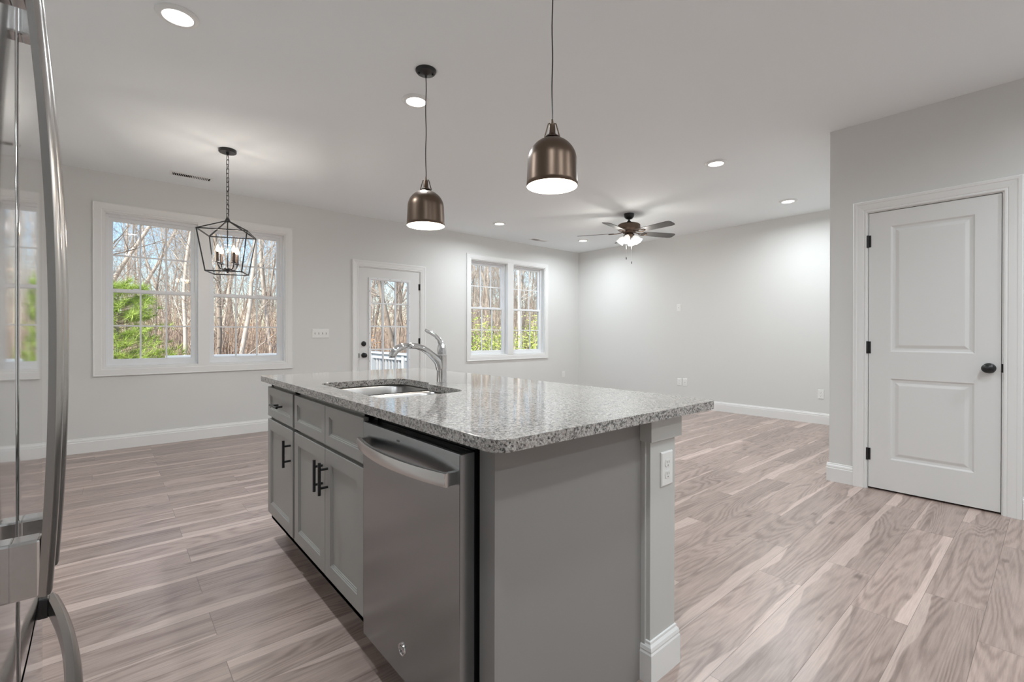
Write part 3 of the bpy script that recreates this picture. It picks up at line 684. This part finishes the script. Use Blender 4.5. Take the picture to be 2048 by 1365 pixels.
cv(lambda s_: (.38 + .42 * math.cos(1.9 + s_ * 3.3), -.28 + .34 * math.sin(1.9 + s_ * 3.3)))
for q_ in range(4): cv(lambda s_, q_=q_: (.86 * math.cos(q_ * 1.57 + .3 + s_ * .9), .86 * math.sin(q_ * 1.57 + .3 + s_ * .9)), 8)
mg.build('monogram', M_SLOT, bg_, smooth=True)
mk = MB()
for i in range(3): mk.box(.6572, .6582, 1.300 - i * .006, 1.304 - i * .006, .818, .823)
mk.build('printed_mark', M_SLOT, door)

# end panel, seating-side panel, post
MB().box(.716, 1.34, .900, .962, 0, CB).build('x', M_PANEL)
ep = bpy.data.objects['x']; ep.name = 'island_end_panel'; tag(ep, 'plain grey-brown end panel of the island between dishwasher and white post', 'panel')
bp = MB().box(1.305, 1.335, .962, 2.87, 0, CB).build('island_back_panel', M_PANEL); tag(bp, 'long grey panel on the seating side of the island, facing the living room', 'panel')
ps = thing('island_post', 'square pale grey post with block cap and base at the right corner of the island', 'post', (1.41, .95, 0))
PX0, PX1, PY0, PY1 = 1.3435, 1.494, .870, 1.02
MB().box(PX0, PX1, PY0, PY1, 0, CB).build('shaft', M_POST, ps, bevel=.0015)
MB().box(PX0 - .015, PX1 + .022, PY0 - .014, PY1 + .014, .791, CB - .0005).build('cap_block', M_POST, ps, bevel=.0015)
pr = [(0, 0), (.014, 0), (.014, .096), (.0115, .102), (.0125, .108), (.0105, .118), (.005, .126), (.0045, .134), (0, .136)]
o = MB()
o.rings([(PX0 - d_, PX1 + d_, PY0 - d_, PY1 + d_, z_) for d_, z_ in pr], cap=False); o.build('base_moulding', M_TRIM, ps)
MB().box(1.3355, 1.3435, .885, .900, 0, CB).build('edge_bead', M_POST, ps)
B_POST = basis((0, PY0, 0), (1, 0, 0), (0, 0, 1), (0, -1, 0))
plate('wall_outlet', 'white double outlet mounted on the pale island post', 'outlet', B_POST, 1.437, .688, 'outlet')

# countertop with sink cut-out
def rrect(x0, x1, y0, y1, r, k=8):
    rs = r if isinstance(r, (list, tuple)) else [r] * 4
    P = []
    for (cx_, cy_, a0, rr) in ((x1, y1, 0, rs[0]), (x0, y1, PI / 2, rs[1]), (x0, y0, PI, rs[2]), (x1, y0, 1.5 * PI, rs[3])):
        sx = -1 if cx_ == x1 else 1; sy = -1 if cy_ == y1 else 1
        for i in range(k + 1): a = a0 + PI / 2 * i / k; P.append((cx_ + sx * rr + rr * math.cos(a), cy_ + sy * rr + rr * math.sin(a)))
    return P
outer = [(.644, .0)]; outer = rrect(.644, 1.662, .800, 2.957, [.03, .03, .045, .035])
hole = []
for px_, py_ in ((.752, 2.24), (.756, 2.272), (.775, 2.296), (.81, 2.306), (.90, 2.312), (1.06, 2.312), (1.12, 2.306), (1.16, 2.286), (1.180, 2.25), (1.184, 2.20), (1.180, 2.02), (1.172, 1.985), (1.155, 1.965), (1.142, 1.945), (1.138, 1.90), (1.135, 1.70), (1.128, 1.645), (1.108, 1.612), (1.075, 1.600), (1.02, 1.597), (.83, 1.597), (.785, 1.604), (.760, 1.625), (.752, 1.66)):
    hole.append((px_, py_))
def smooth_loop(P, it=2):
    for _ in range(it):
        Q = []
        for i in range(len(P)):
            a, b = Vector(P[i]), Vector(P[(i + 1) % len(P)]); Q += [tuple(a * .75 + b * .25), tuple(a * .25 + b * .75)]
        P = Q
    return P
hole = smooth_loop(hole, 1)
ctm = MB(); no, nh = len(outer), len(hole)
tri = tessellate_polygon([[Vector((x, y, 0)) for x, y in outer], [Vector((x, y, 0)) for x, y in hole]])
allp = outer + hole; N = len(allp)
ctm.add([(x, y, CT) for x, y in allp] + [(x, y, CB) for x, y in allp],
        [tuple(t_) for t_ in tri] + [tuple(N + i for i in reversed(t_)) for t_ in tri] +
        [(i, (i + 1) % no, N + (i + 1) % no, N + i) for i in range(no)] + [(no + i, no + (i + 1) % nh, N + no + (i + 1) % nh, N + no + i) for i in range(nh)])
ct = ctm.build('countertop', M_GRANITE, bevel=.004, seg=3); tag(ct, 'polished speckled grey granite countertop on the island', 'countertop')

# sink
sk = thing('kitchen_sink', 'stainless undermount double bowl sink set in the granite countertop', 'sink', (.96, 1.95, .66))
def bowl(x0, x1, y0, y1, depth, name):
    o = MB(); L = []
    for ins, z, r in ((-.006, .8765, .05), (0, .874, .05), (.004, .866, .055), (.010, .80, .06), (.016, .876 - depth + .03, .065), (.028, .876 - depth + .008, .06), (.05, .876 - depth, .045)):
        L.append([(x, y, z) for x, y in rrect(x0 + ins, x1 - ins, y0 + ins, y1 - ins, r, 6)])
    k = len(L[0]); pts = [p for l_ in L for p in l_]
    fs = [(i * k + j, i * k + (j + 1) % k, (i + 1) * k + (j + 1) % k, (i + 1) * k + j) for i in range(len(L) - 1) for j in range(k)] + [tuple((len(L) - 1) * k + j for j in range(k))]
    o.add(pts, fs); b = o.build(name, M_SINK, sk, smooth='all')
    MB().lathe([(0, .001), (.03, .001), (.042, .004), (.045, 0), (0, 0)], ((x0 + x1) / 2, (y0 + y1) / 2, .876 - depth), 24).build('drain', M_CHROME, b, smooth=True)
bowl(.757, 1.190, 1.967, 2.318, .21, 'large_bowl'); bowl(.757, 1.145, 1.592, 1.928, .18, 'small_bowl')
MB().tube([(.765, 1.9475, .858), (.80, 1.9475, .861), (.95, 1.9475, .862), (1.10, 1.9475, .862), (1.15, 1.9475, .862)], [(.012, .020)] * 5, 12).build('divider', M_SINK, sk, smooth='all')

# faucet
fc = thing('kitchen_faucet', 'polished chrome single-lever pull-out faucet behind the sink', 'faucet', (1.221, 1.950, CT))
X, Y = 1.221, 1.950
MB().lathe([(0, 0), (.0265, 0), (.0265, .004), (.0245, .006), (.0238, .13), (.0245, .132), (.0245, .1365), (0, .1365)], (X, Y, CT), 36).build('body', M_CHROME, fc, smooth=True)
hd = MB().lathe([(0, .138), (.0225, .138), (.0232, .150), (.0225, .165), (.019, .182), (.012, .196), (.004, .201), (0, .202)], (X, Y, CT), 32)
hd.tube([(X + .002, Y, CT + .170), (X - .006, Y, CT + .195), (X - .018, Y, CT + .213), (X - .036, Y, CT + .230), (X - .058, Y, CT + .242), (X - .078, Y, CT + .250), (X - .092, Y, CT + .257)], [(.014, .015), (.011, .0135), (.0075, .0115), (.0055, .010), (.0042, .009), (.0036, .008), (.003, .006)], 14)
hd.build('lever_handle', M_CHROME, fc, smooth=True)
sp_ = [(0.0, 1.000 - .01), (-.02, 1.012), (-.045, 1.036), (-.075, 1.060), (-.105, 1.077), (-.135, 1.087), (-.165, 1.090), (-.195, 1.088)]
sw = MB().tube([(X + .006, Y, .955), (X - .010, Y, .985)] + [(X + a, Y, z) for a, z in sp_[1:]], [.0215, .0215, .020, .0175, .0155, .0145, .014, .0138, .0138], 20)
sw.build('spout', M_CHROME, fc, smooth='all')
sh = MB().tube([(X - .192, Y, 1.089), (X - .215, Y, 1.085), (X - .238, Y, 1.075), (X - .254, Y, 1.060), (X - .260, Y, 1.046), (X - .261, Y, 1.041)], [.0150, .0165, .0175, .0175, .0165, .0155], 20)
s_ = sh.build('spray_head', M_CHROME, fc, smooth='all')
MB().lathe([(0, 0), (.0135, 0), (.0135, -.003), (0, -.003)], (X - .261, Y, 1.041), 20).build('aerator', M_SLOT, s_)

# ------------------------------------------------------------------ refrigerator
FX = -.085; YS = .813; RC = 7.0
fr = thing('refrigerator', 'stainless french door refrigerator with bowed handles at the left edge of the view', 'refrigerator', (-.5, YS, 0))
YN, YE = YS - .455, YS + .455
MB().box(-.82, FX - .085, YN + .004, YE - .004, .03, 1.75).build('cabinet_body', painted('fridge_side_grey', (.25, .25, .255), .45), fr, bevel=.004)
def fdoor(name, y0, y1, z0, z1):
    k = 24; P = []
    for i in range(k + 1):
        y = y0 + (y1 - y0) * i / k; x = FX - (y - YS) ** 2 / (2 * RC)
        e = min(y - y0, y1 - y); rr = .010
        if e < rr: x -= rr - math.sqrt(max(0, rr * rr - (rr - e) ** 2))
        P.append((x, y))
    extra = []
    for yy, sgn in ((y0, 1), (y1, -1)):
        for q in (.0004, .001, .002, .0035, .0055, .008):
            x = FX - (yy + sgn * q - YS) ** 2 / (2 * RC) - (.010 - math.sqrt(max(0, 1e-4 - (.010 - q) ** 2))); extra.append((x, yy + sgn * q))
    P = sorted(P + extra, key=lambda p: p[1]); P = P + [(FX - .075, y1), (FX - .075, y0)]
    n = len(P); o = MB(); o.add([(x, y, z0) for x, y in P] + [(x, y, z1) for x, y in P], [tuple(range(n)), tuple(range(2 * n - 1, n - 1, -1))] + [(i, (i + 1) % n, n + (i + 1) % n, n + i) for i in range(n)])
    return o.build(name, M_FRIDGE, fr, smooth=True)
dn = fdoor('left_door', YN, YS - .0025, .712, 1.765); df = fdoor('right_door', YS + .0025, YE, .712, 1.765)
dz_ = fdoor('freezer_drawer', YN, YE, .09, .702)
MB().box(FX - .10, FX - .02, YN + .02, YE - .02, .02, .085).build('base_grille', M_BLACKM, fr)
def handle_v(parent, y):
    o = MB(); n = 28; zb, zt = .842, 1.585; pts = []; fs = []
    for i in range(n + 1):
        s_ = i / n; z = zb + (zt - zb) * s_; bow = .036 - .12 * (z - 1.13) ** 2; x = FX + bow
        for dx, dy in ((-.0055, -.013), (-.0065, 0), (-.0055, .013), (.0015, .0165), (.0055, .012), (.0068, 0), (.0055, -.012), (.0015, -.0165)): pts.append((x + dx, y + dy, z))
    for i in range(n):
        for j in range(8): fs.append((i * 8 + j, i * 8 + (j + 1) % 8, i * 8 + 8 + (j + 1) % 8, i * 8 + 8 + j))
    fs += [tuple(range(8)), tuple(n * 8 + j for j in range(8))]; o.add(pts, fs)
    h = o.build('door_handle', M_FRH, parent, smooth=True)
    for za, zc, wx in ((zb, zb + .066, .024), (zt - .068, zt, .014)): MB().box(FX - .002, FX + wx, y - .014, y + .014, za, zc).build('handle_mount', M_STEEL2, h, bevel=.003)
handle_v(dn, YS - .045); handle_v(df, YS + .045)
o = MB(); n = 28; pts = []; fs = []; y0, y1 = YN + .06, YE - .045
for i in range(n + 1):
    s_ = i / n; y = y0 + (y1 - y0) * s_; bow = .012 + .034 * (1 - (2 * s_ - 1) ** 2); x = FX - (y - YS) ** 2 / (2 * RC) + bow
    for dx, dz in ((-.007, -.015), (-.009, 0), (-.007, .015), (.002, .019), (.009, .012), (.011, 0), (.009, -.012), (.002, -.019)): pts.append((x + dx, y, .640 + dz))
for i in range(n):
    for j in range(8): fs.append((i * 8 + j, i * 8 + (j + 1) % 8, i * 8 + 8 + (j + 1) % 8, i * 8 + 8 + j))
fs += [tuple(range(8)), tuple(n * 8 + j for j in range(8))]; o.add(pts, fs)
h = o.build('drawer_handle', M_FRH, dz_, smooth=True)
xm = FX - .41 ** 2 / (2 * RC)
for ya in (y1 - .022, y0 + .002): MB().box(xm - .004, xm + .010, ya, ya + .020, .622, .658).build('handle_mount', M_BLACKM, h, bevel=.002)

# ------------------------------------------------------------------ kitchen run added unseen behind the camera, for light and reflections
B0 = B; X0 = XF
def krun(y0, y1, upper, label):
    global B, XF
    xf = -.565 if upper else -.275; za, zc = (1.40, 2.44) if upper else (.115, .876)
    t = thing('unseen_wall_cabinet' if upper else 'base_cabinet', label, 'cabinet', (-.6, (y0 + y1) / 2, 0))
    MB().box(LEFT_X + .002, xf - .02, y0 + .001, y1 - .001, za, zc).build('carcass', M_CAB, t)
    if not upper: MB().box(LEFT_X + .02, xf - .09, y0, y1, 0, .115).build('toe_kick', M_KICK, t)
    B = basis((xf, 0, 0), (0, 1, 0), (0, 0, 1), (1, 0, 0)); ym = (y0 + y1) / 2
    if upper:
        front('door', y0 + .012, ym - .002, za + .012, zc - .012, t); front('door', ym + .002, y1 - .012, za + .012, zc - .012, t)
    else:
        front('drawer_front', y0 + .012, y1 - .012, .692, .852, t, .042); front('door', y0 + .012, ym - .002, .158, .676, t); front('door', ym + .002, y1 - .012, .158, .676, t)
krun(-.62, .34, False, 'unseen grey base cabinet added beside the refrigerator for reflections')
krun(-2.60, -1.42, False, 'unseen grey base cabinet added for reflections at the far end of the side counter')
for a, b, l in ((-.62, .34, 'unseen grey wall cabinet added for reflections next to the refrigerator'), (-2.60, -1.42, 'unseen grey wall cabinet added for reflections at the end of the kitchen wall')): krun(a, b, True, l)
B = B0
c2 = MB().box(LEFT_X + .002, -.25, -.64, .35, CB, CT).build('countertop', M_GRANITE, bevel=.003); tag(c2, 'unseen short granite side counter added for reflections next to the refrigerator', 'countertop')
c2 = MB().box(LEFT_X + .002, -.25, -2.62, -1.40, CB, CT).build('countertop', M_GRANITE, bevel=.003); tag(c2, 'unseen granite side counter added for reflections beyond the range', 'countertop')
rg = thing('unseen_range', 'unseen black and stainless range added for reflections on the side wall', 'stove', (-.58, -1.02, 0))  # unseen range, added to darken reflections
MB().box(LEFT_X + .01, -.27, -1.395, -.645, .02, .905).build('oven_body', M_BLACKM, rg, bevel=.003)
MB().box(-.27, -.245, -1.38, -.66, .20, .76).build('oven_door', M_BLACKM, rg, bevel=.003)
MB().box(-.27, -.25, -1.38, -.66, .77, .89).build('control_panel', M_STEEL2, rg, bevel=.003)
MB().tube([(-.205, -1.33, .73), (-.205, -.71, .73)], .011, 12).build('oven_handle', M_STEEL2, rg, smooth=True)

# ------------------------------------------------------------------ deck outside
DZ = -.10; RT = .80
dk = MB()
for i in range(22): dk.box(.62, 4.10, 6.26 + i * .14, 6.26 + i * .14 + .134, DZ - .03, DZ)
d_ = dk.build('deck', painted('deck_boards', (.42, .38, .33), .7, .1, 30), bevel=.003); tag(d_, 'wooden deck of narrow boards outside the glass back door', 'deck')
def railing(name, label, p0, p1):
    p0, p1 = Vector(p0), Vector(p1); dv = (p1 - p0).normalized(); sd_ = Vector((-dv.y, dv.x, 0)); L = (p1 - p0).length
    t = thing(name, label, 'railing', (p0 + p1) / 2 + Vector((0, 0, DZ)), 'white deck railings')
    f = lambda a, b, c: p0 + dv * a + sd_ * b + Vector((0, 0, c))
    MB(f).box(0, L, -.07, .07, RT - .035, RT).build('cap_rail', M_OUT_W, t, bevel=.003)
    MB(f).box(0, L, -.02, .02, RT - .13, RT - .045).build('top_rail', M_OUT_W, t)
    MB(f).box(0, L, -.02, .02, DZ + .07, DZ + .15).build('bottom_rail', M_OUT_W, t)
    n = int(L / .135)
    for i in range(n): a = L * (i + .5) / n; MB(f).box(a - .019, a + .019, .02, .058, DZ + .03, RT - .045).build('baluster', M_OUT_W, t)
    for a in (0.04, L / 2, L - .04): MB(f).box(a - .045, a + .045, -.045, .045, -.80, RT - .036).build('rail_post', M_OUT_W, t)
railing('deck_railing', 'white painted deck railing along the far edge of the deck', (.66, 9.22, 0), (4.05, 9.22, 0))
railing('deck_railing', 'white painted deck railing running out from the house on the right of the deck', (4.05, 9.14, 0), (4.05, 6.30, 0))

# ------------------------------------------------------------------ woods outside
gm = MB(); NX, NY = 40, 30
random.seed(3)
gp = [(-40 + 130 * i / NX, 6.25 + 95 * j / NY, -.80 + .10 * math.sin(i * 1.3) * math.cos(j * .9) + (0 if j < 3 else .012 * j * j * .25)) for j in range(NY + 1) for i in range(NX + 1)]
gm.add(gp, [(j * (NX + 1) + i, j * (NX + 1) + i + 1, (j + 1) * (NX + 1) + i + 1, (j + 1) * (NX + 1) + i) for j in range(NY) for i in range(NX)])
go = gm.build('ground', M_LITTER, smooth='all'); struct(go); tag(go, 'brown leaf-littered woodland floor behind the house', 'ground', kind='structure'); del go['category']
MB().box(LEFT_X - .15, RIGHT_X + .15, FRONT_Y - .15, BACK_Y + .16, -1.0, -.121).build('foundation', M_EXT); struct(bpy.data.objects['foundation']); bpy.data.objects['foundation'].name = 'foundation_1'  # foundation block under the house
def ground_z(x, y):
    j = (y - 6.25) / 95 * NY; return -.85 + (0 if j < 3 else .003 * j * j)
def make_tree(seed, H, r, dens=1.):
    R = random.Random(seed); m_ = MB()
    def branch(p, dirv, L, rad, depth, seg):
        n = max(3, int(L / .5)) if depth == 0 else 4; pts = [p]; d = dirv.copy(); rr = [rad]
        for i in range(n):
            d = (d + Vector((R.gauss(0, .05), R.gauss(0, .05), .02 if depth else .0)) * (1 + depth * 2)).normalized(); pts.append(pts[-1] + d * (L / n)); rr.append(rad * (1 - .82 * (i + 1) / n))
        m_.tube(pts, rr, seg, caps=False)
        if depth < 3:
            k = int((19 if depth == 0 else 5 if depth == 1 else 4) * dens)
            for i in range(k):
                t_ = R.uniform(.12 if depth == 0 else .2, .98); q = t_ * n; a = min(int(q), n - 1); pos = pts[a].lerp(pts[a + 1], q - a)
                az = R.uniform(0, 2 * PI); el = R.uniform(.5, 1.1)
                base_ = (pts[a + 1] - pts[a]).normalized(); s1 = base_.cross(Vector((.3, .7, .2))).normalized(); s2 = base_.cross(s1)
                nd = (base_ * math.cos(el) + (s1 * math.cos(az) + s2 * math.sin(az)) * math.sin(el)).normalized()
                branch(pos, nd, (R.uniform(1.2, 3.2) * (1.15 - t_) if depth == 0 else L * R.uniform(.35, .65)), max(.0035, rr[a] * (.27 if depth == 0 else .5)), depth + 1, 4 if depth < 1 else 3)
    branch(Vector((0, 0, -.15)), Vector((R.gauss(0, .03), R.gauss(0, .03), 1)), H, r, 0, 8)
    me = bpy.data.meshes.new('bare_tree'); me.from_pydata(m_.v, [], m_.fc); me.materials.append(M_BARK)
    me.polygons.foreach_set('use_smooth', [True] * len(me.polygons)); return me
VAR = [make_tree(11 + i, 11 + 5 * random.random(), .024 + .012 * i, 1.35) for i in range(7)]
R = random.Random(5); placed = []
def ok(x, y, d): return all((x - a) ** 2 + (y - b) ** 2 > d * d for a, b in placed)
tries = 0
TL = 'bare grey-brown woodland tree standing beyond the deck'
while len(placed) < 298 and tries < 20000:
    tries += 1; y = 11.5 + 33 * (R.random() ** .8); q = R.uniform(-.22, 1.2); x = q * y
    if not ok(x, y, .62): continue
    if y < 16 and -2.5 < x < 3.4 and y < 13.2: continue
    placed.append((x, y)); o = bpy.data.objects.new('bare_tree', VAR[R.randrange(7)]); COL.objects.link(o)
    s_ = R.uniform(.7, 1.25); o.location = (x, y, ground_z(x, y)); o.rotation_euler = (R.gauss(0, .03), R.gauss(0, .03), R.uniform(0, 6.28)); o.scale = (s_, s_, R.uniform(.9, 1.2))
    tag(o, TL, 'tree', 'bare trees of the woods behind the house')
# brush between the trunks
br = MB(); R = random.Random(9)
for i in range(12000):
    y = 16 + 30 * R.random(); x = R.uniform(-.25, 1.25) * y; z = ground_z(x, y); h = R.uniform(.8, 5.2); w_ = R.uniform(.005, .013) * (.6 + y / 30); lx, ly = R.gauss(0, .10) * h, R.gauss(0, .08) * h
    bx_, by_ = R.gauss(0, .08) * h, R.gauss(0, .05) * h
    br.tube([(x, y, z), (x + lx * .5 + bx_, y + ly * .5 + by_, z + h * .5), (x + lx, y + ly, z + h)], [w_, w_ * .7, w_ * .15], 3, caps=False)
o = br.build('undergrowth', M_TWIG, normals=False); tag(o, 'dense brown tangle of saplings and twigs filling the woods', 'undergrowth', kind='stuff')
# young pine outside the left window
pn = thing('pine_tree', 'bushy bright green young pine outside the left dining window', 'tree', (.10, 11.2, -.9))
MB().tube([(.10, 11.2, -.9), (.08, 11.22, .3), (.10, 11.2, 1.9)], [.05, .035, .01], 8).build('trunk', M_BARK, pn, smooth=True)
nd = MB(); bw = MB(); R = random.Random(2)
for i in range(360):
    h = R.random() ** .9; z = -.75 + 2.75 * h; L = (1.0 - h * .78) * R.uniform(.5, 1.75); a = R.uniform(0, 2 * PI)
    p0 = Vector((.10, 11.2, z)); tip = p0 + Vector((math.cos(a) * L, math.sin(a) * L, .25 * L)); bw.tube([p0, tip], [.008, .003], 3, caps=False)
    dvv = (tip - p0).normalized()
    for k in range(3):
        c_ = p0.lerp(tip, 1 - k * .2)
        for j in range(30):
            v_ = (dvv * R.uniform(.1, 1) + Vector((R.gauss(0, .7), R.gauss(0, .7), R.gauss(.15, .6)))).normalized(); L2 = R.uniform(.10, .20); sv = v_.cross(Vector((R.random(), R.random(), R.random()))).normalized() * .0034
            nd.add([c_ - sv, c_ + sv, c_ + v_ * L2], [(0, 1, 2)])
bw.build('branches', M_BARK, pn, normals=False)
o = nd.build('needles', M_NEEDLE, pn, normals=False); o['kind'] = 'stuff'
# leafing shrubs
def shrub(name, label, group, x, y, h, w_, mt, seed, n=1700, leaf=.055):
    R = random.Random(seed); z0 = ground_z(x, y)
    t = thing(name, label, 'shrub', (x, y, z0), group); st = MB(); lf = MB()
    for i in range(16):
        a = R.uniform(0, 6.28); r_ = R.uniform(.1, 1) * w_; e = Vector((x + math.cos(a) * r_, y + math.sin(a) * r_, z0 + h * R.uniform(.5, 1)))
        b_ = Vector((x + math.cos(a) * .12, y + math.sin(a) * .12, z0)); mdl = b_.lerp(e, .5) + Vector((R.gauss(0, .15), R.gauss(0, .15), .2)); st.tube([b_, mdl, e], [.02, .012, .004], 4, caps=False)
        for j in range(n // 16):
            u_ = R.uniform(.15, 1); c_ = (b_.lerp(mdl, u_ * 2) if u_ < .5 else mdl.lerp(e, u_ * 2 - 1)) + Vector((R.gauss(0, .24), R.gauss(0, .24), R.gauss(0, .2)))
            a1 = Vector((R.gauss(0, 1), R.gauss(0, 1), R.gauss(0, .6))).normalized(); a2 = a1.cross(Vector((R.gauss(0, 1), R.gauss(0, 1), R.gauss(0, 1)))).normalized(); s_ = leaf * R.uniform(.5, 1.1)
            lf.add([c_ - a1 * s_, c_ + a2 * s_ * .45, c_ + a1 * s_, c_ - a2 * s_ * .45], [(0, 1, 2, 3)])
    st.build('stems', M_BARK, t, normals=False); o = lf.build('leaves', mt, t, normals=False); o['kind'] = 'stuff'
R2 = random.Random(31)
for i in range(16):
    y = 12.5 + 9 * (i % 4) / 3 + R2.uniform(-.5, .5); q = .64 + .44 * ((i * 7) % 16) / 15
    shrub('spring_shrub', 'yellow-green leafing shrub among the trunks seen through the right windows', 'yellow-green shrubs at the edge of the woods', q * y, y, R2.uniform(2.0, 3.4), R2.uniform(.7, 1.2), M_LEAF, 40 + i)
for i, (x, y) in enumerate(((5.6, 13.4), (6.4, 15.5), (4.6, 16.), (3.0, 17.5))):
    shrub('dry_leaf_sapling', 'sapling holding dry orange-brown leaves seen through the back door glass', 'saplings with dry leaves', x, y, 2.6, .7, M_BEECH, 70 + i, 420, .05)
